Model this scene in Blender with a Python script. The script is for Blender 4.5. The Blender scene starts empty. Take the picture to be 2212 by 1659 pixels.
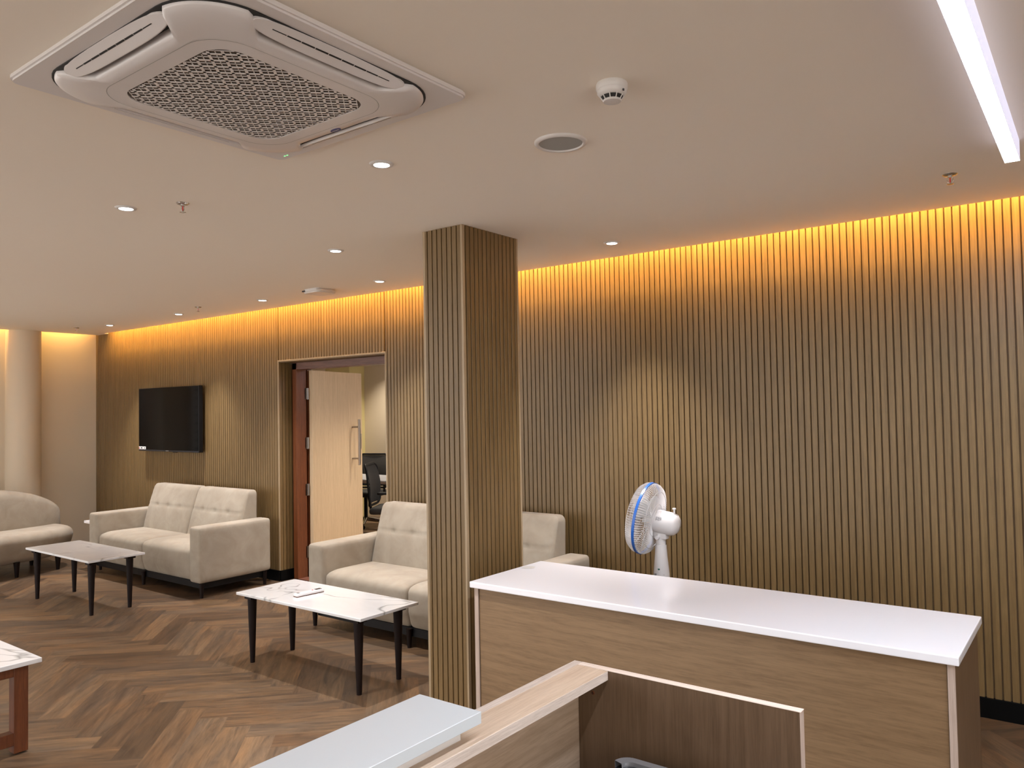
import bpy, bmesh, math, random
from mathutils import Vector, Matrix, Euler
random.seed(7)
S = bpy.context.scene
COL = S.collection
PI = math.pi

# ------------------------------------------------------------------ camera
f_px, yaw, pitch, roll = 1685.55, 0.64748946, 0.03147049, -0.01792024
CAM_Z = 1.60
cy_, sy_ = math.cos(yaw), math.sin(yaw)
fwd = Vector((-sy_ * math.cos(pitch), cy_ * math.cos(pitch), math.sin(pitch)))
rt = Vector((cy_, sy_, 0)); up = rt.cross(fwd)
rt2 = rt * math.cos(roll) + up * math.sin(roll)
up2 = -rt * math.sin(roll) + up * math.cos(roll)
cd = bpy.data.cameras.new('camera'); cam = bpy.data.objects.new('camera', cd); COL.objects.link(cam)
cd.sensor_width = 36.0; cd.lens = f_px / 2212 * 36.0; cd.clip_start = 0.02
m = Matrix((rt2, up2, -fwd)).transposed().to_4x4(); m.translation = Vector((0, 0, CAM_Z))
cam.matrix_world = m
S.camera = cam
# ------------------------------------------------------------------ world, exposure
w = bpy.data.worlds.new('world'); S.world = w; w.use_nodes = True
w.node_tree.nodes['Background'].inputs[0].default_value = (1.0, 0.965, 0.93, 1)
w.node_tree.nodes['Background'].inputs[1].default_value = 2.1
vs = S.view_settings
vs.view_transform = 'Standard'; vs.look = 'None'; vs.gamma = 1.0; vs.use_curve_mapping = False
vs.exposure = 0.57
DOWNLIGHT_W = 125.0        # watts of each recessed spot
DOWNLIGHT_COL = (1.0, 0.97, 0.98)
LINEAR_E = 76.0           # emission strength of the linear fitting
COVE_W = 17.5          # watts per metre of strip
COVE_E = 3.0             # emission strength of the orange strip in the ceiling slot
CEIL = 2.60

# ------------------------------------------------------------------ materials
def mat(name, col=(0.8, 0.8, 0.8), rough=0.5, metal=0.0, spec=0.5, emit=None, estr=0.0, coat=0.0, sheen=0.0):
    m = bpy.data.materials.new(name); m.use_nodes = True
    b = m.node_tree.nodes['Principled BSDF']
    b.inputs['Base Color'].default_value = (*col, 1)
    b.inputs['Roughness'].default_value = rough
    b.inputs['Metallic'].default_value = metal
    b.inputs['Specular IOR Level'].default_value = spec
    b.inputs['Coat Weight'].default_value = coat
    if sheen: b.inputs['Sheen Weight'].default_value = sheen
    if emit:
        b.inputs['Emission Color'].default_value = (*emit, 1)
        b.inputs['Emission Strength'].default_value = estr
    return m

class NT:
    def __init__(s, m): s.m = m; s.t = m.node_tree; s.b = s.t.nodes['Principled BSDF']
    def n(s, typ, **kw):
        nd = s.t.nodes.new(typ)
        for k, v in kw.items(): setattr(nd, k, v)
        return nd
    def l(s, a, b): s.t.links.new(a, b)
    def coords(s, scale, kind='Object', rot=(0, 0, 0)):
        tc = s.n('ShaderNodeTexCoord'); mp = s.n('ShaderNodeMapping')
        mp.inputs['Scale'].default_value = scale; mp.inputs['Rotation'].default_value = rot
        s.l(tc.outputs[kind], mp.inputs['Vector']); return mp.outputs['Vector']
    def noise(s, vec, scale, detail=4, rough=0.55, dist=0.0):
        n = s.n('ShaderNodeTexNoise'); n.inputs['Scale'].default_value = scale
        n.inputs['Detail'].default_value = detail; n.inputs['Roughness'].default_value = rough
        n.inputs['Distortion'].default_value = dist; s.l(vec, n.inputs['Vector']); return n.outputs['Fac']
    def ramp(s, fac, stops):
        r = s.n('ShaderNodeValToRGB'); e = r.color_ramp.elements
        while len(e) < len(stops): e.new(0.5)
        for i, (p, c) in enumerate(stops): e[i].position = p; e[i].color = (*c, 1)
        s.l(fac, r.inputs['Fac']); return r.outputs['Color']
    def mix(s, fac, a, b, mode='MIX'):
        x = s.n('ShaderNodeMix', data_type='RGBA', blend_type=mode)
        if isinstance(fac, float): x.inputs[0].default_value = fac
        else: s.l(fac, x.inputs[0])
        for v, i in ((a, 6), (b, 7)):
            if isinstance(v, tuple): x.inputs[i].default_value = (*v, 1)
            else: s.l(v, x.inputs[i])
        return x.outputs[2]
    def bump(s, h, strength=0.2, dist=0.01):
        b = s.n('ShaderNodeBump'); b.inputs['Strength'].default_value = strength; b.inputs['Distance'].default_value = dist
        s.l(h, b.inputs['Height']); s.l(b.outputs['Normal'], s.b.inputs['Normal'])

def wood(name, dark, light, stretch, scale=1.0, rough=0.45, contrast=1.0, bump=0.05, fine=0.35, kind='Object'):
    m = mat(name, light, rough); t = NT(m)
    v = t.coords(tuple(scale * s for s in stretch), kind)
    a = t.noise(v, 3.0, 6, 0.6, 0.6); b = t.noise(v, 14.0, 5, 0.7, 0.2)
    mid = tuple((x + y) / 2 for x, y in zip(dark, light))
    c1 = t.ramp(a, [(0.5 - 0.22 / contrast, dark), (0.5, mid), (0.5 + 0.2 / contrast, light)])
    c2 = t.ramp(b, [(0.36, tuple(x * 0.62 for x in dark)), (0.56, light)])
    t.l(t.mix(fine, c1, c2), t.b.inputs['Base Color'])
    if bump: t.bump(b, bump, 0.002)
    return m

M = {}
M['ceiling'] = mat('ceiling_paint', (0.92, 0.84, 0.73), 0.75, spec=0.3)
M['wall'] = mat('beige_wall_paint', (0.70, 0.60, 0.46), 0.7, spec=0.3)
M['wall_warm_lit'] = mat('warm_lit_wall_paint', (0.78, 0.68, 0.33), 0.6)  # warm light on the pier mixed into its wall colour
M['slat'] = wood('slat_oak', (0.153, 0.094, 0.035), (0.232, 0.146, 0.058), (22, 22, 0.8), rough=0.42, contrast=1.4, fine=0.25)
M['slat_groove'] = mat('slat_groove', (0.12, 0.07, 0.03), 0.7)
M['slat_edge'] = wood('slat_edge_oak', (0.33, 0.24, 0.14), (0.46, 0.35, 0.22), (22, 22, 0.8), rough=0.4, contrast=1.2, fine=0.2)
M['base'] = mat('black_baseboard', (0.003, 0.003, 0.003), 0.5, spec=0.12)
M['lam_h'] = wood('laminate_grain_along_x', (0.19, 0.115, 0.057), (0.265, 0.168, 0.088), (0.9, 30, 16), rough=0.42, contrast=1.5, fine=0.3)
M['lam_v_shaded'] = wood('laminate_grain_up_shaded', (0.105, 0.061, 0.031), (0.155, 0.095, 0.054), (16, 16, 0.7), rough=0.45, contrast=1.5, fine=0.25)  # front-panel laminate darkened, so the end panel's shade is in the colour
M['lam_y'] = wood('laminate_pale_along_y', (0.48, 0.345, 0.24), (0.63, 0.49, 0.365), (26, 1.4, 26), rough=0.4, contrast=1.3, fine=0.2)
M['edge_x'] = wood('edge_band_along_x', (0.58, 0.45, 0.36), (0.86, 0.74, 0.64), (1.2, 60, 60), rough=0.4, contrast=1.3, fine=0.3)
M['edge_y'] = wood('edge_band_along_y', (0.45, 0.36, 0.29), (0.68, 0.58, 0.50), (60, 1.6, 60), rough=0.4, contrast=1.4, fine=0.35)
M['edge_v'] = wood('edge_band_up', (0.42, 0.32, 0.26), (0.56, 0.45, 0.38), (50, 50, 1.5), rough=0.45, contrast=1.3, fine=0.2)
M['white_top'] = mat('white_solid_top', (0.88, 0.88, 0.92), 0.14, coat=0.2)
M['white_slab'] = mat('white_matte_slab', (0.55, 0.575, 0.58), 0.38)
M['plastic'] = mat('white_plastic', (0.72, 0.69, 0.66), 0.35)
M['ac_white'] = mat('air_conditioner_white', (0.76, 0.72, 0.70), 0.3)
M['dark'] = mat('dark_void', (0.012, 0.011, 0.010), 0.6)
M['grille_dark'] = mat('grille_filter', (0.10, 0.075, 0.056), 0.6)
M['cap_grey'] = mat('cable_cap_grey', (0.55, 0.55, 0.54), 0.4)
M['speaker'] = mat('speaker_mesh_grey', (0.36, 0.35, 0.32), 0.7)
M['chrome'] = mat('chrome', (0.7, 0.7, 0.7), 0.18, 1.0)
M['steel'] = mat('brushed_steel', (0.42, 0.38, 0.34), 0.32, 1.0)
M['red'] = mat('red_bulb', (0.6, 0.02, 0.02), 0.2)
M['leg'] = mat('dark_wenge_leg', (0.009, 0.004, 0.003), 0.5, spec=0.2)
M['cherry'] = wood('cherry_stain', (0.10, 0.028, 0.010), (0.20, 0.062, 0.020), (18, 18, 1.2), rough=0.35, contrast=1.2, fine=0.3)
M['cherry_x'] = wood('cherry_stain_along_x', (0.085, 0.03, 0.018), (0.17, 0.07, 0.045), (1.2, 18, 18), rough=0.4, contrast=1.6, fine=0.3)
M['door'] = wood('door_ash', (0.56, 0.40, 0.235), (0.68, 0.51, 0.32), (24, 24, 0.9), rough=0.45, contrast=1.2, fine=0.25)
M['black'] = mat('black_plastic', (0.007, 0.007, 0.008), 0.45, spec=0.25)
M['mesh_black'] = mat('black_mesh_fabric', (0.03, 0.028, 0.026), 0.8)
M['screen'] = mat('tv_glass', (0.004, 0.004, 0.004), 0.08, spec=0.12)
M['fan_white'] = mat('fan_white', (0.78, 0.76, 0.76), 0.25)
M['fan_blue'] = mat('fan_blue', (0.03, 0.16, 0.62), 0.3)
M['blade'] = mat('fan_blade_grey', (0.75, 0.75, 0.74), 0.25)
M['silver'] = mat('silver_plastic', (0.42, 0.42, 0.43), 0.3, 0.6)
M['machine'] = mat('machine_black', (0.02, 0.022, 0.028), 0.25)
M['blue_dark'] = mat('dark_blue_plastic', (0.015, 0.025, 0.10), 0.25)
M['ink'] = mat('printed_ink', (0.05, 0.05, 0.06), 0.6)
M['green'] = mat('green_sticker', (0.02, 0.12, 0.08), 0.5)
M['logo_blue'] = mat('navy_badge', (0.02, 0.025, 0.16), 0.3)
M['paper'] = mat('paper_label', (0.8, 0.8, 0.78), 0.6)
M['blind'] = mat('grey_blind', (0.62, 0.63, 0.64), 0.5)
M['green_led'] = mat('green_led', (0.1, 0.6, 0.2), 0.5, emit=(0.2, 1.0, 0.3), estr=1.2)
M['lamp'] = mat('lamp_lens', (1, 1, 1), 0.5, emit=(0.93, 0.97, 1.0), estr=9.0)
M['linear'] = mat('linear_diffuser', (1, 1, 1), 0.5, emit=(0.90, 0.97, 1.10), estr=LINEAR_E)
M['linear_side'] = mat('linear_side_diffuser', (0.6, 0.6, 0.68), 0.5, emit=(0.78, 0.78, 1.0), estr=0.5)
M['cove'] = mat('amber_strip', (1, 0.6, 0.2), 0.5, emit=(1.0, 0.56, 0.15), estr=COVE_E)

# upholstery: woven suede-like velvet with soft patches
m_ = mat('beige_suede', (0.6, 0.53, 0.45), 0.9, spec=0.15, sheen=0.1); t = NT(m_)
v = t.coords((1, 1, 1)); a = t.noise(v, 5.5, 4, 0.6, 0.5); b = t.noise(v, 420, 2)
t.l(t.ramp(a, [(0.3, (0.325, 0.275, 0.215)), (0.55, (0.38, 0.33, 0.262)), (0.75, (0.42, 0.37, 0.302))]), t.b.inputs['Base Color'])
t.bump(b, 0.12, 0.001); M['suede'] = m_

# marble: white with thin grey veins
def marble(name, seed):
    m = mat(name, (0.85, 0.85, 0.85), 0.12, coat=0.3); t = NT(m)
    tc = t.n('ShaderNodeTexCoord'); mp = t.n('ShaderNodeMapping')
    mp.inputs['Location'].default_value = (seed, seed * 1.7, 0); mp.inputs['Rotation'].default_value = (0, 0, 0.35)
    mp.inputs['Scale'].default_value = (1.0, 1.6, 1.0)
    t.l(tc.outputs['Object'], mp.inputs['Vector']); v = mp.outputs['Vector']
    n1 = t.noise(v, 1.3, 2, 0.45, 1.4)
    sb = t.n('ShaderNodeMath', operation='SUBTRACT'); t.l(n1, sb.inputs[0]); sb.inputs[1].default_value = 0.5
    ab = t.n('ShaderNodeMath', operation='ABSOLUTE'); t.l(sb.outputs[0], ab.inputs[0])
    vein = t.ramp(ab.outputs[0], [(0.0, (0.36, 0.36, 0.35)), (0.010, (0.60, 0.60, 0.59)), (0.024, (0.78, 0.78, 0.78))])
    msk = t.noise(v, 2.6, 2, 0.5, 0.2)
    mr = t.ramp(msk, [(0.44, (0, 0, 0)), (0.56, (1, 1, 1))])
    s2 = t.n('ShaderNodeSeparateColor'); t.l(mr, s2.inputs[0])
    soft = t.ramp(t.noise(v, 3.5, 4, 0.6, 0.8), [(0.35, (0.78, 0.78, 0.78)), (0.6, (0.87, 0.87, 0.87))])
    c = t.mix(s2.outputs[0], (0.78, 0.78, 0.78), vein)
    t.l(t.mix(0.5, c, soft, 'MULTIPLY'), t.b.inputs['Base Color'])
    return m
M['marble_a'] = marble('veined_white_marble', 3.1)
M['marble_b'] = marble('soft_veined_white_marble', 11.7)

# herringbone plank floor: colour per plank from a face attribute, grain along the plank from UVs
m_ = mat('herringbone_vinyl', (0.3, 0.2, 0.12), 0.42, spec=0.4); t = NT(m_)
at = t.n('ShaderNodeAttribute', attribute_name='plank_tone'); uv = t.n('ShaderNodeUVMap', uv_map='UVMap')
mp = t.n('ShaderNodeMapping'); mp.inputs['Scale'].default_value = (1.5, 11, 1); t.l(uv.outputs['UV'], mp.inputs['Vector'])
a = t.noise(mp.outputs['Vector'], 1.6, 6, 0.62, 1.2); mp2 = t.n('ShaderNodeMapping'); mp2.inputs['Scale'].default_value = (4, 42, 1)
t.l(uv.outputs['UV'], mp2.inputs['Vector']); b = t.noise(mp2.outputs['Vector'], 2.0, 4, 0.7)
base = t.ramp(at.outputs['Fac'], [(0.0, (0.074, 0.047, 0.028)), (0.3, (0.108, 0.068, 0.040)), (0.6, (0.145, 0.093, 0.053)), (1.0, (0.215, 0.138, 0.077))])
g1 = t.ramp(a, [(0.30, (0.50, 0.50, 0.54)), (0.48, (0.92, 0.90, 0.88)), (0.68, (1.34, 1.30, 1.22))])
g2 = t.ramp(b, [(0.3, (0.80, 0.79, 0.78)), (0.7, (1.12, 1.12, 1.12))])
mp3 = t.n('ShaderNodeMapping'); mp3.inputs['Scale'].default_value = (1.2, 4, 1); t.l(uv.outputs['UV'], mp3.inputs['Vector'])
hue = t.ramp(t.noise(mp3.outputs['Vector'], 1.0, 3, 0.6, 0.6), [(0.36, (0.80, 0.86, 0.98)), (0.5, (0.96, 0.95, 0.95)), (0.66, (1.12, 1.0, 0.88))])
t.l(t.mix(1.0, t.mix(1.0, t.mix(1.0, base, g1, 'MULTIPLY'), g2, 'MULTIPLY'), hue, 'MULTIPLY'), t.b.inputs['Base Color'])
t.bump(b, 0.06, 0.002); M['floor'] = m_

# ------------------------------------------------------------------ mesh builder
class MB:
    def __init__(s): s.v = []; s.f = []
    def add(s, vs_, fs): o = len(s.v); s.v += [tuple(v) for v in vs_]; s.f += [tuple(i + o for i in f) for f in fs]; return s
    def bm(s, bm_, mtx=None):
        if mtx: bmesh.ops.transform(bm_, matrix=mtx, verts=bm_.verts)
        bm_.verts.index_update(); s.add([v.co[:] for v in bm_.verts], [[v.index for v in f.verts] for f in bm_.faces]); bm_.free(); return s
    def box(s, x0, y0, z0, x1, y1, z1, bev=0.0, seg=2, mtx=None):
        b = bmesh.new(); bmesh.ops.create_cube(b, size=1)
        for v in b.verts:
            v.co = Vector(((x0 + x1) / 2 + v.co.x * (x1 - x0), (y0 + y1) / 2 + v.co.y * (y1 - y0), (z0 + z1) / 2 + v.co.z * (z1 - z0)))
        if bev: bmesh.ops.bevel(b, geom=list(b.edges), offset=bev, segments=seg, affect='EDGES', profile=0.6)
        return s.bm(b, mtx)
    def lathe(s, prof, seg=32, mtx=None, cap=True):
        # prof: [(r, z)...]
        vs_, fs = [], []
        for r, z in prof:
            for k in range(seg): a = 2 * PI * k / seg; vs_.append((r * math.cos(a), r * math.sin(a), z))
        n = len(prof)
        for i in range(n - 1):
            for k in range(seg):
                k2 = (k + 1) % seg; fs.append((i * seg + k, i * seg + k2, (i + 1) * seg + k2, (i + 1) * seg + k))
        if cap:
            fs.append(tuple(range(seg))[::-1]); fs.append(tuple((n - 1) * seg + k for k in range(seg)))
        if mtx: vs_ = [mtx @ Vector(v) for v in vs_]
        return s.add(vs_, fs)
    def tube(s, pts, r, seg=8, closed=False):
        pts = [Vector(p) for p in pts]; n = len(pts); rs = r if isinstance(r, (list, tuple)) else [r] * n
        vs_, fs = [], []; prev = None
        for i, p in enumerate(pts):
            a = pts[(i - 1) % n] if (closed or i > 0) else p; b = pts[(i + 1) % n] if (closed or i < n - 1) else p
            d = (b - a).normalized()
            if prev is None: u = d.orthogonal().normalized()
            else: u = (prev - d * prev.dot(d)).normalized()
            prev = u; w_ = d.cross(u)
            for k in range(seg): an = 2 * PI * k / seg; vs_.append(p + (u * math.cos(an) + w_ * math.sin(an)) * rs[i])
        for i in range(n if closed else n - 1):
            j = (i + 1) % n
            for k in range(seg): k2 = (k + 1) % seg; fs.append((i * seg + k, i * seg + k2, j * seg + k2, j * seg + k))
        if not closed: fs.append(tuple(range(seg))[::-1]); fs.append(tuple((n - 1) * seg + k for k in range(seg)))
        return s.add(vs_, fs)
    def prism(s, loop, z0, z1, mtx=None, bev=0.0, seg=2):
        b = bmesh.new(); vs_ = [b.verts.new((x, y, z0)) for x, y in loop]; fc = b.faces.new(vs_)
        r = bmesh.ops.extrude_face_region(b, geom=[fc])
        top = [g for g in r['geom'] if isinstance(g, bmesh.types.BMVert)]
        for v in top: v.co.z = z1
        bmesh.ops.recalc_face_normals(b, faces=b.faces)
        if bev:
            es = [e for e in b.edges if abs(e.verts[0].co.z - e.verts[1].co.z) < 1e-6]
            bmesh.ops.bevel(b, geom=es, offset=bev, segments=seg, affect='EDGES')
        return s.bm(b, mtx)
    def soft(s, x0, y0, z0, x1, y1, z1, r, n=12, fn=None, mtx=None):
        """box with rounded edges of radius r, on a fine grid, optionally pushed about by fn"""
        b = bmesh.new(); bmesh.ops.create_cube(b, size=1)
        bmesh.ops.subdivide_edges(b, edges=list(b.edges), cuts=n, use_grid_fill=True)
        c = Vector(((x0 + x1) / 2, (y0 + y1) / 2, (z0 + z1) / 2)); h = Vector(((x1 - x0) / 2, (y1 - y0) / 2, (z1 - z0) / 2))
        r = min(r, *h)
        for v in b.verts:
            # denser rows near the edges
            p = Vector([math.copysign(1 - (1 - min(1, abs(q) * 2)) ** 1.5, q) * hh for q, hh in zip(v.co, h)])
            inner = Vector([max(-hh + r, min(hh - r, q)) for q, hh in zip(p, h)]); d = p - inner
            if d.length > 1e-9: p = inner + d.normalized() * r
            v.co = c + p
        if fn:
            for v in b.verts: v.co = Vector(fn(v.co))
        return s.bm(b, mtx)
    def build(s, name, material, parent=None, smooth=False, loc=None, mtx=None):
        me = bpy.data.meshes.new(name); me.from_pydata(s.v, [], s.f); me.update()
        b = bmesh.new(); b.from_mesh(me); bmesh.ops.recalc_face_normals(b, faces=b.faces); b.to_mesh(me); b.free()
        me.materials.append(M[material] if isinstance(material, str) else material)
        o = bpy.data.objects.new(name, me); COL.objects.link(o)
        if parent: o.parent = parent
        if loc: o.location = loc
        if mtx: o.matrix_local = mtx
        if smooth:
            for p in me.polygons: p.use_smooth = True
            try: me.set_sharp_from_angle(angle=math.radians(smooth if smooth > 1 else 40))
            except Exception: pass
        return o

def tag(o, label=None, cat=None, group=None, kind=None):
    for k, v in (('label', label), ('category', cat), ('group', group), ('kind', kind)):
        if v: o[k] = v
    return o
def thing(name, label, cat, loc=(0, 0, 0), rz=0.0, group=None):
    o = bpy.data.objects.new(name, None); COL.objects.link(o); o.empty_display_size = 0.1
    o.location = loc; o.rotation_euler = (0, 0, rz); return tag(o, label, cat, group)
def copy_thing(src, loc, label, rz=None):
    c = src.copy(); COL.objects.link(c); c.location = loc; c['label'] = label
    if rz is not None: c.rotation_euler = (0, 0, rz)
    for ch in list(src.children):
        d = ch.copy(); COL.objects.link(d); d.parent = c
        for g in list(ch.children):
            e = g.copy(); COL.objects.link(e); e.parent = d
    return c
def rrect(hx, hy, r, n=8, cx=0, cy=0):
    out = []
    for sx, sy, a0 in ((1, 1, 0), (-1, 1, 90), (-1, -1, 180), (1, -1, 270)):
        for k in range(n + 1):
            a = math.radians(a0 + 90 * k / n)
            out.append((cx + sx * (hx - r) + r * math.cos(a), cy + sy * (hy - r) + r * math.sin(a)))
    return out
def structure(o): o['kind'] = 'structure'; return o

# ------------------------------------------------------------------ room shell
XL, XR, YB, YF = -9.97, 3.2, 4.61, -3.6     # left wall, right wall, slat wall face, wall behind the camera
TOP = 2.92
# floor
PW, PN = 0.1435, 5
verts, faces, tones, uvs = [], [], [], []
c45 = math.cos(PI / 4)
def addplank(a0, b0, a1, b1, along_a):
    pts = [(a0, b0), (a1, b0), (a1, b1), (a0, b1)]; g = 0.0004
    ww = [((a + b) * c45 * PW - 0.085 , (a - b) * c45 * PW + 1.39) for a, b in pts]
    cxp = sum(p[0] for p in ww) / 4; cyp = sum(p[1] for p in ww) / 4
    if not (XL - 0.5 < cxp < XR + 0.5 and YF - 0.5 < cyp < YB + 0.45): return
    o = len(verts); verts.extend([(x, y, 0) for x, y in ww]); faces.append((o, o + 3, o + 2, o + 1))
    tones.append(random.betavariate(3.2, 3.4)); ou, ov = random.uniform(0, 50), random.uniform(0, 50)
    L_, W_ = PW * PN, PW
    q4 = [(ou, ov), (ou + L_, ov), (ou + L_, ov + W_), (ou, ov + W_)] if along_a else [(ou, ov), (ou, ov + W_), (ou + L_, ov + W_), (ou + L_, ov)]
    uvs.extend([q4[0], q4[3], q4[2], q4[1]])
for k in range(-95, 96):
    for j in range(-12, 13):
        o = k + 2 * PN * j
        if abs(o) > 130: continue
        addplank(o, k, o + PN, k + 1, True)
        addplank(o + PN, k + 1 - PN, o + PN + 1, k + 1, False)
me = bpy.data.meshes.new('floor'); me.from_pydata(verts, [], faces)
ul = me.uv_layers.new(name='UVMap')
for i, u in enumerate(uvs): ul.data[i].uv = u
at_ = me.attributes.new('plank_tone', 'FLOAT', 'FACE')
for i, tv in enumerate(tones): at_.data[i].value = tv
me.materials.append(M['floor']); me.update()
fo = bpy.data.objects.new('floor', me); COL.objects.link(fo); structure(fo)
structure(MB().box(-9.6, YB + 0.1, -0.1, -2.5, 8.4, -0.003).build('floor', wood('meeting_room_floor', (0.16, 0.09, 0.05), (0.3, 0.18, 0.1), (1, 12, 1))))

# ceiling: slab with an open slot along the slat wall and the left wall, roof over the slot
SY, SX = YB - 0.05, XL + 0.07       # slot edges
cb = MB()
cb.box(SX, YF - 0.1, CEIL, XR + 0.1, SY, CEIL + 0.03)
cb.box(SX - 0.001, SY - 0.02, CEIL, XL + 0.32, YB + 0.01, CEIL + 0.03)    # the slot stops short of the corner
cb.box(XL - 0.3, YF - 0.1, TOP, XR + 0.1, YB + 0.3, TOP + 0.05)
structure(cb.build('ceiling', 'ceiling'))

# slat wall with door opening
DX0, DX1, DZ = -6.285, -4.83, 2.088   # trimmed opening
wl = MB()
wl.box(XL - 0.1, YB + 0.012, 0, DX0 - 0.012, YB + 0.16, TOP)
wl.box(DX1, YB + 0.012, 0, XR + 0.1, YB + 0.16, TOP)
wl.box(DX0, YB + 0.012, DZ, DX1, YB + 0.16, TOP)
wb = structure(wl.build('wall_back', 'slat_groove'))
PITCH, SW = 0.0372, 0.0300
sl = MB(); x = XL + 0.004
while x < XR:
    x1 = x + SW
    if x1 < DX0 - 0.014 or x > DX1 + 0.014: sl.box(x, YB, 0.09, x1, YB + 0.013, TOP, 0.0012, 1)
    elif x > DX0 - 0.014 and x1 < DX1 + 0.014: sl.box(x, YB, DZ + 0.012, x1, YB + 0.013, TOP, 0.0012, 1)
    else:
        if x < DX0: sl.box(x, YB, 0.09, DX0 - 0.013, YB + 0.013, TOP)
        else: sl.box(DX1 + 0.013, YB, 0.09, x1, YB + 0.013, TOP)
    x += PITCH
sl.build('slats', 'slat', wb)
# reveal of the opening, lined with the same slats
rv = MB(); y = YB + 0.004
rv.box(DX0 - 0.02, YB + 0.01, 0.0, DX0 - 0.008, YB + 0.17, DZ + 0.01)
rv.box(DX0 - 0.02, YB + 0.004, DZ + 0.0, DX1 + 0.02, YB + 0.17, DZ + 0.012)
rv.build('reveal_backing', 'slat_groove', wb)
rs = MB(); y = YB + 0.0
for k in range(4): rs.box(DX0 - 0.010, YB + 0.004 + k * 0.0372, 0.1, DX0, YB + 0.004 + k * 0.0372 + 0.031, DZ)
rs.box(DX0, YB + 0.004, DZ - 0.006, DX1, YB + 0.15, DZ)
rs.build('reveal_slats', 'slat', wb)
tr = MB()
tr.box(DX0 - 0.014, YB - 0.003, 0.1, DX0 - 0.001, YB + 0.006, DZ + 0.013, 0.001, 1)
tr.box(DX1 + 0.001, YB - 0.003, 0.1, DX1 + 0.014, YB + 0.15, DZ + 0.013, 0.001, 1)
tr.box(DX0 - 0.014, YB - 0.004, DZ + 0.0, DX1 + 0.014, YB + 0.006, DZ + 0.014, 0.001, 1)
structure(tr.build('trim_1', 'slat_edge'))
bb = MB(); bb.box(XL, YB - 0.012, 0, DX0 - 0.001, YB + 0.012, 0.1, 0.001, 1); bb.box(DX0 - 0.012, YB + 0.0, 0, DX0 + 0.012, YB + 0.15, 0.1)
bb.box(DX1 + 0.001, YB - 0.012, 0, XR, YB + 0.012, 0.1, 0.001, 1)
structure(bb.build('baseboard_back', 'base'))

# left wall with a half-round pilaster
lw = MB(); lw.box(XL - 0.12, 1.0, 0, XL, YB + 0.1, TOP)
lp = [(XL - 0.03, 3.98)] + [(XL + 0.185 * math.sin(a), 3.787 + 0.185 * math.cos(a)) for a in [PI * k / 24 for k in range(25)]] + [(XL - 0.03, 3.59)]
lw.prism(lp[::-1], 0, TOP)
structure(lw.build('wall_left', 'wall', smooth=30))
# window with closed grey blinds further along the left wall
wn = bpy.data.objects.new('window_1', None); COL.objects.link(wn); wn.location = (XL, 2.2, 0.9); structure(wn)
MB().box(0.001, -0.98, -0.06, 0.05, 0.98, 0.0).box(0.001, -0.98, 1.5, 0.05, 0.98, 1.56).box(0.001, -1.0, 0, 0.05, -0.94, 1.5).box(0.001, 0.94, 0, 0.05, 1.0, 1.5).build('window_frame', 'plastic', wn)
bl = MB()
for k in range(13): bl.box(0.012, -0.94, 0.004 + k * 0.115, 0.018, 0.94, 0.108 + k * 0.115)
bl.build('blind', 'blind', wn); MB().box(0.001, -0.94, 0, 0.006, 0.94, 1.5).build('pane', 'dark', wn)

structure(MB().box(XR, 0.8, 0, XR + 0.1, YB + 0.1, TOP).build('wall_right', 'wall'))  # stops short, leaving an added gap for fill light
structure(MB().box(-1.6, YF - 0.1, 0, XR + 0.1, YF, TOP).build('wall_front', 'wall'))

# openings added for fill light, unseen behind and beside the camera: slim white frames
for nm, pts in (('fill_opening_left', [(XL - 0.05, y) for y in (YF, -2.1, -0.6, 1.0)]), ('fill_opening_front', [(x, YF) for x in (XL, -7.9, -5.8, -3.7, -1.6)])):
    wf_ = MB()
    for x, y in pts: wf_.box(x - 0.03, y - 0.03, 0, x + 0.03, y + 0.03, CEIL)
    (xa, ya), (xb, yb) = pts[0], pts[-1]
    for z in (0.0, 1.0, CEIL - 0.06): wf_.box(min(xa, xb) - 0.02, min(ya, yb) - 0.02, z, max(xa, xb) + 0.02, max(ya, yb) + 0.02, z + 0.05)
    structure(wf_.build(nm, 'plastic'))

# meeting room beyond the door
mr = MB()
mr.box(-9.6, 8.2, 0, -2.5, 8.3, 2.7).box(-9.7, 4.75, 0, -9.6, 8.3, 2.7).box(-2.5, 4.75, 0, -2.4, 8.3, 2.7)
structure(mr.build('wall_meeting_room', 'wall'))
structure(MB().box(-9.6, 7.9, 0, -9.05, 8.2, 2.7).build('wall_meeting_room_pier', 'wall_warm_lit'))
structure(MB().box(-9.7, 4.75, 2.66, -2.4, 8.3, 2.72).build('ceiling', 'ceiling'))

# ------------------------------------------------------------------ door
dr = bpy.data.objects.new('door_1', None); COL.objects.link(dr); dr.location = (-6.17, 4.87, 0); structure(dr)
fy0, fy1 = 4.735 - 4.87, 4.85 - 4.87
MB().box(-0.075, fy0, 0, 0.0 - 0.012, fy1, 2.075, 0.002, 1).box(1.31, fy0, 0, 1.372, fy1, 2.075, 0.002, 1).build('door_jamb', 'cherry', dr)
MB().box(-0.075, fy0, 2.012, 1.372, fy1, 2.079, 0.002, 1).build('door_head', 'cherry_x', dr)
MB().box(-0.075, 0.0, 0, -0.02, 0.05, 2.03).build('door_stop', 'cherry', dr)
MB().box(-0.06, fy0, 0.0, 1.37, fy1, 0.012).build('threshold', 'cherry_x', dr)
LA = math.radians(106.5)
lm = Matrix.Translation((0.0, 0.0, 0)) @ Matrix.Rotation(LA, 4, 'Z')
lf = MB().box(0.004, -0.038, 0.008, 0.905, 0.0, 2.008, 0.003, 2).build('door_leaf', 'door', dr, mtx=lm)
hd = MB(); hx, hz0, hz1 = 0.71, 1.035, 1.515
hd.tube([(hx, -0.125, hz0), (hx, -0.125, hz1)], 0.014, 14)
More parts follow.
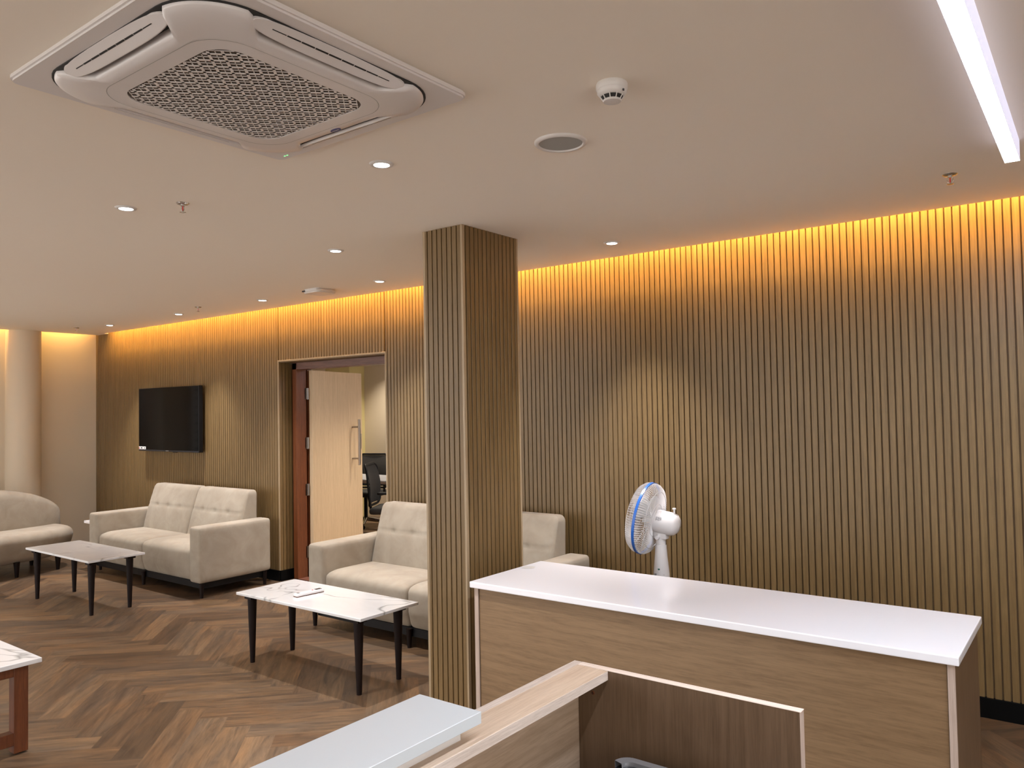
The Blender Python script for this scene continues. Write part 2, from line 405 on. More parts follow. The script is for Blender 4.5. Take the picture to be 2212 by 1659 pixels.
for z in (1.105, 1.435): hd.tube([(hx, -0.038, z), (hx, -0.125, z)], 0.009, 10)
hd.build('handle', 'steel', lf, smooth=True)
MB().box(0.865, -0.043, 1.20, 0.888, -0.038, 1.36, 0.002, 1).build('lock_plate', 'steel', lf)
for z in (0.25, 0.85, 1.3, 1.78):
    hb = MB(); hb.box(-0.014, -0.03, z - 0.055, 0.002, -0.024, z + 0.055, 0.001, 1).tube([(0.0, -0.008, z - 0.055), (0.0, -0.008, z + 0.055)], 0.009, 8)
    hb.box(-0.02, -0.036, z - 0.055, -0.012, 0.014, z + 0.055)
    hb.build('hinge', 'steel', dr)

# ------------------------------------------------------------------ slatted column
cl = thing('column', 'square floor-to-ceiling column clad in light oak slats', 'column', (-2.8705, 3.43, 0))
hx_, hy_ = 0.1455, 0.25
MB().box(-hx_ + 0.012, -hy_ + 0.012, 0, hx_ - 0.012, hy_ - 0.012, CEIL).build('core', 'slat_groove', cl)
cs = MB()
def face_slats(length, place, wide_a, wide_b):
    place(0.0, wide_a); n = int(round((length - wide_a - wide_b) / 0.0372)); p = (length - wide_a - wide_b) / n
    for k in range(n): place(wide_a + k * p + 0.007, wide_a + (k + 1) * p)
    place(length - wide_b + 0.007, length)
face_slats(2 * hx_, lambda a, b: cs.box(-hx_ + a, -hy_, 0, -hx_ + b, -hy_ + 0.013, CEIL, 0.0012, 1), 0.03, 0.045)
face_slats(2 * hx_, lambda a, b: cs.box(-hx_ + a, hy_ - 0.013, 0, -hx_ + b, hy_, CEIL, 0.0012, 1), 0.03, 0.045)
face_slats(2 * hy_, lambda a, b: cs.box(hx_ - 0.013, -hy_ + a, 0, hx_, -hy_ + b, CEIL, 0.0012, 1), 0.024, 0.04)
face_slats(2 * hy_, lambda a, b: cs.box(-hx_, -hy_ + a, 0, -hx_ + 0.013, -hy_ + b, CEIL, 0.0012, 1), 0.024, 0.04)
cs.build('slats', 'slat', cl)
MB().box(-hx_ + 0.001, -hy_ - 0.001, 0, -hx_ + 0.016, -hy_ + 0.004, CEIL).box(hx_ - 0.012, -hy_ - 0.0015, 0, hx_ + 0.001, -hy_ + 0.018, CEIL, 0.002, 2).box(hx_ - 0.006, hy_ - 0.014, 0, hx_ + 0.001, hy_ + 0.001, CEIL, 0.002, 2).build('corner_strip', 'slat_edge', cl)

# ------------------------------------------------------------------ cove strips (hidden in the slot, seen by their glow)
def strip(label, x0, y0, x1, y1, k=1.0):
    o = tag(MB().box(x0, y0, 2.80, x1, y1, 2.806).build('led_strip', 'cove'), label, 'led strip')
    ld = bpy.data.lights.new('strip_light', 'AREA'); ld.shape = 'RECTANGLE'; ld.size = x1 - x0; ld.size_y = y1 - y0
    ld.energy = k * COVE_W * max(x1 - x0, y1 - y0); ld.color = (1.0, 0.56, 0.15); ld.spread = math.radians(110)
    lo = bpy.data.objects.new('strip_light', ld); COL.objects.link(lo); lo.parent = o; lo.location = ((x0 + x1) / 2, (y0 + y1) / 2, 2.796)
    return o
strip('amber light strip inside the ceiling slot along the slatted wall', XL + 0.45, YB - 0.082, XR - 0.1, YB - 0.060)
strip('amber light strip inside the ceiling slot along the plain wall', XL + 0.073, YF + 0.2, XL + 0.095, YB - 0.12, 0.24)

# ------------------------------------------------------------------ lamps
def spot(parent, loc, watts, ang, blend, col, name='lamp_light', rad=0.03):
    ld = bpy.data.lights.new(name, 'SPOT'); ld.energy = watts; ld.spot_size = math.radians(ang); ld.spot_blend = blend
    ld.color = col; ld.shadow_soft_size = rad
    o = bpy.data.objects.new(name, ld); COL.objects.link(o); o.parent = parent; o.location = loc; return o
dl = thing('downlight', 'round recessed downlight nearest the air conditioner', 'ceiling light', (-2.297, 2.188, CEIL), 0, 'round recessed ceiling downlights')
MB().lathe([(0.030, -0.004), (0.034, -0.007), (0.045, -0.006), (0.050, 0.0)], 32, cap=False).build('trim_ring', 'plastic', dl, smooth=60)
MB().lathe([(0.0005, -0.0062), (0.0315, -0.0062), (0.033, -0.004)], 32, cap=False).build('lens', 'lamp', dl, smooth=60)
spot(dl, (0, 0, -0.02), DOWNLIGHT_W, 74, 1.0, DOWNLIGHT_COL, rad=0.02)
for (x, y), lb in (((-3.722, 1.863), 'round recessed downlight beside a sprinkler, left of the air conditioner'),
                   ((-3.763, 3.187), 'round recessed downlight midway between air conditioner and slatted wall'),
                   ((-2.354, 4.147), 'round recessed downlight near the slatted wall, right of the column'),
                   ((-4.409, 4.164), 'round recessed downlight near the slatted wall, just left of the column'),
                   ((-5.899, 4.162), 'round recessed downlight near the slatted wall beyond the white ceiling box'),
                   ((-7.293, 4.173), 'round recessed downlight near the slatted wall, above the television'),
                   ((-8.697, 4.170), 'round recessed downlight nearest the far corner of the slatted wall')):
    copy_thing(dl, (x, y, CEIL), lb)
for (x, y) in ((-5.6, 1.8), (-7.4, 1.8), (-8.9, 2.6), (-5.2, 0.2), (-7.2, 0.0)):  # extra lamps added to bounce more light off the floor
    copy_thing(dl, (x, y, CEIL), 'added downlight filling the lounge with light, outside the frame')
ln = thing('linear_light', 'long bright white linear ceiling light on the right', 'ceiling light', (-0.23, 2.2, CEIL))
Xa, Xb = -0.044, 0.0067; Ya, Yb_ = -1.9, 1.365
MB().box(Xa + 0.0012, Ya, -0.0795, Xb - 0.0012, Yb_ - 0.0012, -0.0785).build('diffuser', 'linear', ln)
MB().box(Xa, Ya, -0.08, Xa + 0.001, Yb_, 0.0).box(Xb - 0.001, Ya, -0.08, Xb, Yb_, 0.0).box(Xa, Yb_ - 0.001, -0.08, Xb, Yb_, 0.0).build('housing', 'linear_side', ln)
for x, y in ((2.0, 2.2), (-4.2, -1.6), (-7.0, -1.6)):  # unseen lamps added to brighten ceiling and desk
    copy_thing(ln, (x, y, CEIL), 'added linear fill light, outside the frame')['group'] = 'added linear fill lights'

# meeting room downlights
c = copy_thing(ln, (-4.1, 6.72, 2.66), 'added linear fill light inside the meeting room, hidden beside the doorway'); c['group'] = 'added linear fill lights'  # unseen lamp added to brighten the open door leaf
md = thing('downlight', 'round recessed downlight inside the meeting room, hidden by the door head', 'ceiling light', (-8.4, 7.65, 2.66), 0, 'meeting room downlights behind the door head')
for c0 in dl.children:
    if c0.type == 'MESH':
        d0 = c0.copy(); COL.objects.link(d0); d0.parent = md
spot(md, (0, 0, -0.02), 85, 96, 0.9, (1.0, 0.88, 0.72), rad=0.02)
for x, y in ((-7.5, 6.9), (-5.6, 6.2), (-5.2, 5.35), (-4.5, 5.6)):
    copy_thing(md, (x, y, 2.66), 'round recessed downlight inside the meeting room, hidden by the door head')

# ------------------------------------------------------------------ ceiling fittings
ac = thing('air_conditioner', 'large square white ceiling cassette air conditioner with lattice grille', 'air conditioner', (-2.04, 1.39, CEIL))
MB().prism(rrect(0.478, 0.478, 0.03, 4), -0.022, 0.0, bev=0.006).build('ceiling_panel', 'ac_white', ac, smooth=30)
MB().prism(rrect(0.430, 0.430, 0.165, 10), -0.025, -0.021).build('recess', 'dark', ac)
# bulging body: one skin from the grille opening out to four corner shoulders, notched along each side for the louvres
def ray_rr(a, h, rad):
    c, s2 = abs(math.cos(a)), abs(math.sin(a)); lo, hi = 0.0, 1.0
    for _ in range(30):
        q = (lo + hi) / 2; x, y = q * c, q * s2
        ins = x <= h and y <= h and not (x > h - rad and y > h - rad and math.hypot(x - h + rad, y - h + rad) > rad)
        lo, hi = (q, hi) if ins else (lo, q)
    return lo
NA = 288; bv, bf = [], []
for t_i in range(7):
    for k in range(NA):
        a = 2 * PI * k / NA; ri = ray_rr(a, 0.262, 0.075); ro = ray_rr(a, 0.425, 0.165)
        m1, m2 = max(abs(math.cos(a)), abs(math.sin(a))), min(abs(math.cos(a)), abs(math.sin(a)))
        rn = 0.355 / m1; lat = ro * m2
        e_ = max(0.0, min(1.0, (lat - 0.245) / 0.035)); e_ = e_ * e_ * (3 - 2 * e_)
        R_ = rn + (ro - rn) * e_ if ro > rn else ro
        if t_i == 0: rr, z = ri, -0.040
        elif t_i == 5: rr, z = R_, -0.030
        elif t_i == 6: rr, z = R_ - 0.001, -0.021
        else:
            fr_ = (0.0, 0.0, 0.6, 0.90, 0.985)[t_i]; rr = ri + (R_ - ri) * fr_
            cor = max(0.0, (rr - 0.40) / 0.12); z = -0.052 + 0.010 * min(1.3, cor) + (0.0, 0.0, 0.0, 0.0015, 0.008)[t_i]
        bv.append((rr * math.cos(a), rr * math.sin(a), z))
for i in range(6):
    for k in range(NA): bf.append((i * NA + k, i * NA + (k + 1) % NA, (i + 1) * NA + (k + 1) % NA, (i + 1) * NA + k))
MB().add(bv, bf).build('body', 'ac_white', ac, smooth=50)
MB().prism(rrect(0.264, 0.264, 0.077, 10), -0.0485, -0.046).build('filter', 'grille_dark', ac)
def inside(x, y, h=0.261, r=0.075):
    ax, ay = abs(x), abs(y)
    if ax > h or ay > h: return False
    if ax > h - r and ay > h - r: return math.hypot(ax - (h - r), ay - (h - r)) <= r
    return True
gr = MB()
def bar(p, q, wd, z0, z1):
    # clip the segment to the rounded square, then lay a flat bar
    N = 120; ins = [k for k in range(N + 1) if inside(p[0] + (q[0] - p[0]) * k / N, p[1] + (q[1] - p[1]) * k / N)]
    if len(ins) < 3: return
    a, b = ins[0] / N, ins[-1] / N
    P_ = Vector((p[0] + (q[0] - p[0]) * a, p[1] + (q[1] - p[1]) * a)); Q_ = Vector((p[0] + (q[0] - p[0]) * b, p[1] + (q[1] - p[1]) * b))
    d = (Q_ - P_).normalized(); nrm = Vector((-d.y, d.x)) * wd / 2
    c4 = [P_ - nrm, Q_ - nrm, Q_ + nrm, P_ + nrm]
    gr.add([(c.x, c.y, z0) for c in c4] + [(c.x, c.y, z1) for c in c4], [(0, 1, 2, 3), (4, 5, 6, 7), (0, 1, 5, 4), (1, 2, 6, 5), (2, 3, 7, 6), (3, 0, 4, 7)])
g_ = 0.0545
for k in range(-12, 13):
    for off, wd, zz in ((0.0, 0.0080, -0.0518), (0.5, 0.0026, -0.0510)):
        o_ = (k + off) * g_
        bar((-0.4, -0.4 + o_), (0.4, 0.4 + o_), wd, zz, zz + 0.0015); bar((-0.4, 0.4 + o_), (0.4, -0.4 + o_), wd, zz, zz + 0.0015)
gr.build('grille', 'ac_white', ac)
def seam(h, rad, z, wd):
    a = rrect(h, h, rad, 10); b = rrect(h - wd, h - wd, rad, 10); n = len(a)
    return MB().add([(x, y, z) for x, y in a] + [(x, y, z) for x, y in b], [(k, (k + 1) % n, n + (k + 1) % n, n + k) for k in range(n)])
seam(0.312, 0.11, -0.0523, 0.0016).build('grille_seam', 'speaker', ac)
for k in range(4):
    vm = Matrix.Rotation(k * PI / 2, 4, 'Z') @ Matrix.Translation((0, -0.4015, -0.0305)) @ Matrix.Rotation(math.radians(-22), 4, 'X')
    lens = []
    for i in range(41):
        a = 2 * PI * i / 41; ca, sa = math.cos(a), math.sin(a)
        lens.append((0.262 * math.copysign(abs(ca) ** 0.55, ca), 0.032 * math.copysign(abs(sa) ** 0.75, sa) * (1.0 if sa > 0 else 1.0)))
    vn = MB().prism(lens, -0.006, 0.004, bev=0.003).build('louvre', 'ac_white', ac, smooth=30, mtx=vm)
    sm = MB()
    for j in range(-4, 5):
        wz = 0.0026 * (1 - (abs(j) / 5) ** 3)
        sm.box(j * 0.045 - 0.0212, -wz - 0.002, -0.0066, j * 0.045 + 0.0212, wz - 0.002, -0.005)
    sm.build('air_slot', 'dark', vn)
bd = MB(); bd.prism([(0.024 * math.cos(2 * PI * k / 28), 0.010 * math.sin(2 * PI * k / 28)) for k in range(28)], -0.0532, -0.0515)
bdg = bd.build('badge', 'logo_blue', ac, mtx=Matrix.Translation((0.01, 0.335, 0)))
wv = MB()
for k in range(7): wv.box(-0.015 + k * 0.0045, -0.002 + 0.0007 * (k % 2), -0.0535, -0.0125 + k * 0.0045, 0.0022, -0.0530)
wv.build('badge_lettering', 'paper', bdg)
MB().box(-0.42, 0.445, -0.0228, -0.412, 0.449, -0.0218).box(-0.405, 0.445, -0.0228, -0.397, 0.449, -0.0218).build('indicator', 'green_led', ac)

sm_ = thing('smoke_detector', 'round white smoke detector on the ceiling, right of the air conditioner', 'smoke detector', (-1.18, 2.10, CEIL))
MB().lathe([(0.047, 0), (0.049, -0.004), (0.049, -0.018), (0.046, -0.022)], 36).build('base', 'plastic', sm_, smooth=50)
MB().lathe([(0.046, -0.019), (0.0455, -0.030), (0.040, -0.038), (0.033, -0.041)], 36).build('housing', 'plastic', sm_, smooth=50)
MB().lathe([(0.034, -0.040), (0.027, -0.052)], 36).build('sensor_window', 'dark', sm_, smooth=50)
rb = MB()
for k in range(10):
    a = 2 * PI * k / 10; rb.tube([(0.037 * math.cos(a), 0.037 * math.sin(a), -0.040), (0.028 * math.cos(a), 0.028 * math.sin(a), -0.0525)], 0.0018, 5)
rb.build('ribs', 'plastic', sm_); MB().lathe([(0.028, -0.051), (0.0295, -0.053), (0.027, -0.057), (0.015, -0.058)], 36).build('cap', 'plastic', sm_, smooth=50)
MB().box(0.0435, -0.012, -0.036, 0.0475, -0.007, -0.030).build('indicator', 'ink', sm_)

sp = thing('ceiling_speaker', 'round grey-mesh ceiling speaker set in a white ring', 'speaker', (-1.596, 2.441, CEIL))
MB().lathe([(0.082, -0.004), (0.085, -0.010), (0.094, -0.010), (0.099, -0.005), (0.100, 0.0)], 48, cap=False).build('ring', 'plastic', sp, smooth=50)
MB().lathe([(0.001, -0.0065), (0.05, -0.006), (0.083, -0.0045)], 48, cap=False).build('mesh', 'speaker', sp, smooth=50)

spk = thing('sprinkler', 'chrome sprinkler head with red bulb, left of the air conditioner', 'sprinkler', (-3.443, 1.993, CEIL), 0, 'ceiling sprinkler heads')
MB().lathe([(0.010, -0.008), (0.024, -0.006), (0.030, -0.001), (0.031, 0)], 24).build('rosette', 'chrome', spk, smooth=50)
fr = MB(); fr.lathe([(0.009, -0.006), (0.009, -0.016)], 12)
for s_ in (-1, 1): fr.tube([(s_ * 0.008, 0, -0.014), (s_ * 0.012, 0, -0.022), (s_ * 0.010, 0, -0.032), (s_ * 0.002, 0, -0.040)], 0.0018, 6)
fr.lathe([(0.004, -0.038), (0.004, -0.042)], 10); fr.build('frame', 'chrome', spk, smooth=50)
MB().lathe([(0.0022, -0.016), (0.0026, -0.026), (0.0022, -0.036)], 10).build('bulb', 'red', spk, smooth=50)
MB().lathe([(0.013, -0.042), (0.015, -0.0435), (0.004, -0.045)], 16).build('deflector', 'chrome', spk, smooth=50)
for (x, y), lb in (((-0.506, 3.908), 'chrome sprinkler head near the end of the linear light'),
                   ((-6.698, 4.025), 'chrome sprinkler head between two downlights above the slatted wall'),
                   ((-9.212, 4.046), 'chrome sprinkler head in the far left corner of the ceiling')):
    copy_thing(spk, (x, y, CEIL), lb)
ap = thing('access_point', 'white rounded wireless access point on the ceiling left of the column', 'access point', (-5.082, 4.13, CEIL))
MB().prism(rrect(0.105, 0.105, 0.04, 8), -0.034, 0.0, bev=0.012, seg=3).build('shell', 'plastic', ap, smooth=40)
MB().box(-0.1056, -0.07, -0.022, -0.098, -0.02, -0.010).build('port', 'dark', ap); MB().box(-0.09, -0.1056, -0.022, -0.05, -0.098, -0.012).build('port', 'dark', ap)

# ------------------------------------------------------------------ television
tv = thing('television', 'black flat-screen television mounted on the slatted wall', 'television', (-8.145, YB - 0.002, 1.55))
MB().box(-0.22, -0.035, -0.15, 0.22, 0.0, 0.15).build('wall_bracket', 'black', tv)
MB().box(-0.615, -0.082, -0.352, 0.615, -0.035, 0.352, 0.004, 2).build('housing', 'black', tv)
MB().box(-0.606, -0.0845, -0.335, 0.606, -0.0815, 0.346).build('screen', 'screen', tv)
MB().box(-0.612, -0.0850, -0.352, 0.612, -0.0810, -0.336, 0.001, 1).build('bezel', 'machine', tv)
MB().box(-0.035, -0.086, -0.347, 0.025, -0.0848, -0.341).build('maker_mark', 'silver', tv)
MB().box(0.09, -0.075, -0.36, 0.15, -0.05, -0.352).build('receiver', 'black', tv)
st = MB().box(-0.606, -0.0865, -0.334, -0.455, -0.0843, -0.303).build('sticker', 'paper', tv)
MB().box(-0.563, -0.0869, -0.326, -0.530, -0.0864, -0.312).build('sticker_print', 'ink', st); MB().box(-0.487, -0.0869, -0.327, -0.473, -0.0864, -0.311).build('sticker_print', 'ink', st)
MB().box(-0.603, -0.0869, -0.330, -0.590, -0.0864, -0.311).build('sticker_band', 'red', st)

# ------------------------------------------------------------------ sofas
def make_sofa(label, loc):
    s = thing('sofa', label, 'sofa', loc, 0, 'two-seat sofas along the slatted wall')
    W2, D = 1.02, 0.73           # half width, depth; local y: 0 front ... D back
    aw = 0.17
    for sg in (-1, 1):
        def af(p): return (p.x, p.y + (0.0), p.z)
        x0, x1 = (sg * W2, sg * (W2 - aw)); x0, x1 = min(x0, x1), max(x0, x1)
        MB().soft(x0, 0, 0.13, x1, D, 0.615, 0.028, 14).build('armrest', 'suede', s, smooth=60)
    cw = W2 - aw
    def seatfn(x0, x1):
        xm = (x0 + x1) / 2
        def fn(p):
            u = (p.x - xm) / ((x1 - x0) / 2); v = min(1, max(0, (p.y - 0.02) / 0.5)); z = p.z
            if z > 0.3:
                z += 0.018 * (1 - u * u) * math.sin(PI * min(1, v + 0.15)) * (z - 0.3) / 0.12
                if p.y < 0.14: z -= 0.9 * (0.14 - p.y) ** 2 * 1.8
            y = p.y
            if p.y < 0.25: y -= 0.014 * (1 - u * u) * max(0, math.sin(PI * min(1, max(0, (p.z - 0.13) / 0.3))))
            if p.y < 0.25: y += 0.05 * max(0, (0.24 - p.z)) / 0.11 * 0.6
            return (p.x, y, z)
        return fn
    for x0, x1 in ((-cw + 0.002, -0.001), (0.001, cw - 0.002)):
        MB().soft(x0, 0.015, 0.128, x1, 0.62, 0.425, 0.035, 18, seatfn(x0, x1)).build('seat', 'suede', s, smooth=60)
    def backfn(x0, x1):
        xm = (x0 + x1) / 2; hw = (x1 - x0) / 2
        btn = [xm - 0.5 * hw, xm, xm + 0.5 * hw]
        def fn(p):
            y = p.y; z = p.z; k = max(0.0, min(1.0, (z - 0.40) / 0.47)); front = (0.71 - y) / 0.25   # 1 at the front, 0 at the back
            front = max(0.0, min(1.0, front)); u = (p.x - xm) / hw
            y += front * (0.145 * k ** 1.15 - 0.022 * (1 - u ** 4) * math.sin(PI * min(1, k * 1.0)))
            if front > 0.5:
                y += 0.005 * math.exp(-((z - 0.665) / 0.009) ** 2) * (1 if abs(u) < 0.97 else 0)
                for bx in btn:
                    d2 = ((p.x - bx) ** 2 + (z - 0.665) ** 2); y += 0.014 * math.exp(-d2 / 0.0006)
                    y += 0.005 * math.exp(-((p.x - bx) / 0.012) ** 2) * math.exp(-((z - 0.56) / 0.07) ** 2)
            return (p.x, y, z)
        return fn
    for x0, x1 in ((-cw + 0.004, -0.001), (0.001, cw - 0.004)):
        b_ = MB().soft(x0, 0.46, 0.38, x1, 0.715, 0.872, 0.045, 44, backfn(x0, x1)).build('backrest', 'suede', s, smooth=60)
        xm = (x0 + x1) / 2; hw = (x1 - x0) / 2
        for q in (-0.5, 0, 0.5):
            MB().lathe([(0.0005, -0.005), (0.007, -0.004), (0.010, 0.0), (0.009, 0.004)], 14, mtx=Matrix.Translation((xm + q * hw, 0.555, 0.665)) @ Matrix.Rotation(-PI / 2 - 0.25, 4, 'X') @ Matrix.Rotation(PI, 4, 'X')).build('button', 'suede', b_, smooth=60)
    MB().box(-cw, 0.60, 0.13, cw, D - 0.02, 0.60, 0.01, 2).build('back_board', 'suede', s)
    MB().box(-W2 + 0.05, 0.055, 0.075, W2 - 0.05, D - 0.04, 0.131).build('under_shade', 'black', s)  # black slab standing in for the deep shade under the sofa
    for x in (-W2 + 0.035, 0, W2 - 0.035):
        for y in (0.04, D - 0.05):
            MB().lathe([(0.014, 0.0), (0.022, 0.128)], 12).build('leg', 'leg', s, loc=(x, y, 0), smooth=40)
    return s
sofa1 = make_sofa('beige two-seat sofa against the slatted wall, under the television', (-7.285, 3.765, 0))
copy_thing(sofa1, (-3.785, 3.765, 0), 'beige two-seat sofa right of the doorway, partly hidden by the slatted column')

# curved armless sofa by the left wall
cf = thing('curved_sofa', 'armless beige sofa with rounded seat and back, at the left edge', 'sofa', (-9.02, 2.90, 0))
def pill(hx, hy, z0, z1, r, fn=None, n=40, ex=3.2):
    """puffy slab on a rounded plan: rings of a superellipse, radius eased at top and bottom"""
    vs_, fs = [], []; K = 14; N = 56; prof = []
    for i in range(K + 1):
        a = -PI / 2 + PI * i / K; prof.append((r * (1 - math.cos(a)), (z0 + z1) / 2 + math.copysign(max(0, (z1 - z0) / 2 - r), a) + r * math.sin(a)))
    for ins, z in prof:
        for k in range(N):
            a = 2 * PI * k / N; c, s2 = math.cos(a), math.sin(a)
            x = math.copysign(abs(c) ** (2 / ex), c) * (hx - ins); y = math.copysign(abs(s2) ** (2 / ex), s2) * (hy - ins)
            vs_.append((x, y, z))
    for i in range(K):
        for k in range(N): fs.append((i * N + k, i * N + (k + 1) % N, (i + 1) * N + (k + 1) % N, (i + 1) * N + k))
    fs.append(tuple(range(N))[::-1]); fs.append(tuple(K * N + k for k in range(N)))
    if fn: vs_ = [fn(*v) for v in vs_]
    return MB().add(vs_, fs)
def bend(x, y, z): return (x - 0.10 * (y / 1.0) ** 2, y, z)
def seat_f(x, y, z):
    x, y, z = bend(x, y, z)
    if z < 0.25: x = x - 0.06 * (0.25 - z) / 0.12 * (1 if x > 0 else -0.3)
    return (x, y * (1 - 0.06 * max(0, (0.25 - z) / 0.12)), z)
pill(0.40, 1.02, 0.13, 0.425, 0.085, seat_f).build('seat', 'suede', cf, smooth=80)
def back_f(x, y, z):
    k = max(0, (z - 0.36) / 0.5); top = 1 - 0.42 * (abs(y) / 0.98) ** 3.0
    z2 = 0.36 + (z - 0.36) * top
    return (x - 0.25 - 0.08 * (y / 1.0) ** 2 - 0.05 * k, y, z2)
pill(0.15, 1.03, 0.36, 0.85, 0.10, back_f, ex=3.5).build('backrest', 'suede', cf, smooth=80)
for x, y in ((0.30, 0.36), (0.22, 0.78), (-0.28, 0.72), (0.30, -0.36), (0.22, -0.78), (-0.28, -0.72)):
    MB().lathe([(0.016, 0.0), (0.030, 0.15)], 14).build('leg', 'leg', cf, loc=(x, y, 0), smooth=40)

# ------------------------------------------------------------------ coffee tables
def make_table(label, loc, marble_key):
    t_ = thing('coffee_table', label, 'coffee table', loc, 0, 'marble-topped coffee tables on black legs')
    MB().box(-0.59, -0.23, 0.433, 0.59, 0.23, 0.45, 0.003, 2).build('tabletop', marble_key, t_)
    for x in (-0.51, 0.50):
        for y in (-0.165, 0.145):
            lg = MB(); lg.lathe([(0.015, 0.0), (0.0285, 0.395), (0.0285, 0.41)], 20).box(-0.034, -0.034, 0.408, 0.034, 0.034, 0.433)
            lg.build('leg', 'leg', t_, loc=(x, y, 0), smooth=40)
    return t_
tb = make_table('low rectangular white marble coffee table nearest the column, remote on it', (-3.905, 3.185, 0), 'marble_a')
tb2 = make_table('low white marble coffee table in front of the sofa under the television', (-7.035, 3.15, 0), 'marble_b')
t3_ = copy_thing(tb2, (-8.19, 2.25, 0), 'low white marble coffee table cut off at the left edge before the curved sofa', PI / 2)
c_ = thing('side_table', 'small white-topped corner table mostly hidden behind the sofa arm', 'side table', (-8.44, 4.12, 0))
MB().box(-0.20, -0.25, 0.47, 0.10, 0.25, 0.497, 0.004, 2).build('tabletop', 'white_top', c_)
for x in (-0.12, 0.06):
    for y in (-0.2, 0.2): MB().lathe([(0.013, 0), (0.02, 0.471)], 12).build('leg', 'leg', c_, loc=(x, y, 0), smooth=40)

# remote control on the table
rc = thing('remote_control', 'white remote control lying on the marble coffee table nearest the column', 'remote control', (-4.04, 3.175, 0.45), math.radians(84))
MB().soft(-0.10, -0.024, 0.003, 0.10, 0.024, 0.022, 0.008, 8).build('case', 'fan_white', rc, smooth=60)
MB().box(0.045, -0.015, 0.0215, 0.088, 0.015, 0.0228).build('display', 'machine', rc)
MB().lathe([(0.006, 0.0215), (0.005, 0.0235)], 12, mtx=Matrix.Translation((0.028, 0.002, 0))).build('power_button', 'red', rc)
MB().box(-0.085, -0.012, 0.0215, -0.068, 0.012, 0.0228).build('maker_mark', 'silver', rc)
MB().box(-0.098, -0.021, 0.0, 0.098, 0.021, 0.004).build('back_cover', 'cherry', rc)

# cherry table at the left edge
ct = thing('frame_table', 'marble-topped table on a reddish wooden frame at the lower left edge', 'table', (-4.72, 1.38, 0))
MB().box(-0.63, -0.26, 0.428, 0.63, 0.26, 0.45, 0.003, 2).build('tabletop', 'marble_a', ct)
for sx in (-1, 1):
    e = MB(); x0 = 0.50 if sx > 0 else -0.56
    for y in (-0.18, 0.165): e.box(x0, y, 0.008, x0 + 0.06, y + 0.062, 0.428, 0.002, 1)
    e.box(x0 + 0.005, -0.18, 0.368, x0 + 0.055, 0.225, 0.427, 0.002, 1)
    e.box(x0 + 0.005, -0.18, 0.045, x0 + 0.055, 0.225, 0.105, 0.002, 1)
    e.build('end_frame', 'cherry', ct)
MB().box(-0.52, -0.02, 0.37, 0.52, 0.03, 0.427).build('rail', 'cherry_x', ct)
for x in (-0.53, 0.53):
    for y in (-0.15, 0.195): MB().lathe([(0.012, 0), (0.012, 0.009)], 10).build('foot_pad', 'black', ct, loc=(x, y, 0))

# ------------------------------------------------------------------ far desk
dk = thing('desk', 'long wood-laminate desk with a glossy white top beside the slatted column', 'desk', (-1.4665, 3.27, 0))
MB().box(-1.0595, -0.308, 0.72, 1.0585, 0.305, 0.75, 0.004, 2).build('desktop', 'white_top', dk)
MB().lathe([(0.037, 0.7502), (0.038, 0.7512), (0.033, 0.7518), (0.0005, 0.7518)], 32, mtx=Matrix.Translation((-1.01, 0.118, 0))).build('cable_cap', 'cap_grey', dk, smooth=50)
MB().box(-1.018, -0.282, 0.115, 1.018, -0.268, 0.722).build('front_panel', 'lam_h', dk)
MB().box(-1.018, -0.287, 0.103, 1.018, -0.268, 0.116, 0.001, 1).build('panel_edge', 'edge_x', dk)
for sx in (-1, 1):
    sp_ = MB().box(sx * 1.043 - (0 if sx < 0 else 0.022), -0.284, 0.0, sx * 1.043 + (0.022 if sx < 0 else 0), 0.29, 0.7201).build('side_panel', 'lam_v_shaded', dk)
    MB().box(sx * 1.043 - (0.0005 if sx < 0 else 0.0225), -0.290, 0.0, sx * 1.043 + (0.0225 if sx < 0 else 0.0005), -0.2835, 0.7201).build('edge_band', 'edge_v', sp_)
MB().box(-1.02, 0.10, 0.0, 1.02, 0.115, 0.1).build('cable_rail', 'lam_h', dk)

# ------------------------------------------------------------------ near reception desk
rd = thing('reception_desk', 'near pale-wood reception desk with raised white counter, cut by the bottom edge', 'desk', (0, 0, 0))
MB().box(-1.190, 0.35, 0.0, -1.1655, 1.8395, 0.8995).build('side_panel', wood('laminate_side', (0.33, 0.23, 0.15), (0.47, 0.34, 0.235), (30, 0.9, 16), rough=0.45, contrast=1.5, fine=0.25), rd)
MB().box(-1.1905, 0.35, 0.8993, -1.165, 1.8395, 0.9003, 0.0004, 1).build('panel_edge', 'edge_y', rd)
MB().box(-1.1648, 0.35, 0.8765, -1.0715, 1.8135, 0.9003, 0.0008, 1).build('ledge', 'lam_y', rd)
MB().box(-1.0718, 0.35, 0.8765, -1.0702, 1.8135, 0.8995).build('ledge_edge', 'edge_y', rd)
MB().box(-1.1645, 1.815, 0.0, -0.5715, 1.8395, 0.8995).build('end_panel', 'lam_v_shaded', rd)
MB().box(-1.1648, 1.8145, 0.8992, -0.569, 1.8400, 0.9005, 0.0005, 1).build('panel_edge', 'edge_x', rd)
MB().box(-0.5718, 1.8147, 0.0, -0.5700, 1.8398, 0.8992).build('panel_edge', 'edge_v', rd)
SCX, SCZ = -1.118, 0.833
scr = MB().lathe([(0.0055, 0), (0.0055, 0.001), (0.004, 0.0022)], 16, mtx=Matrix.Translation((SCX, 1.8149, SCZ)) @ Matrix.Rotation(PI / 2, 4, 'X')).build('screw', 'cherry', rd, smooth=40)
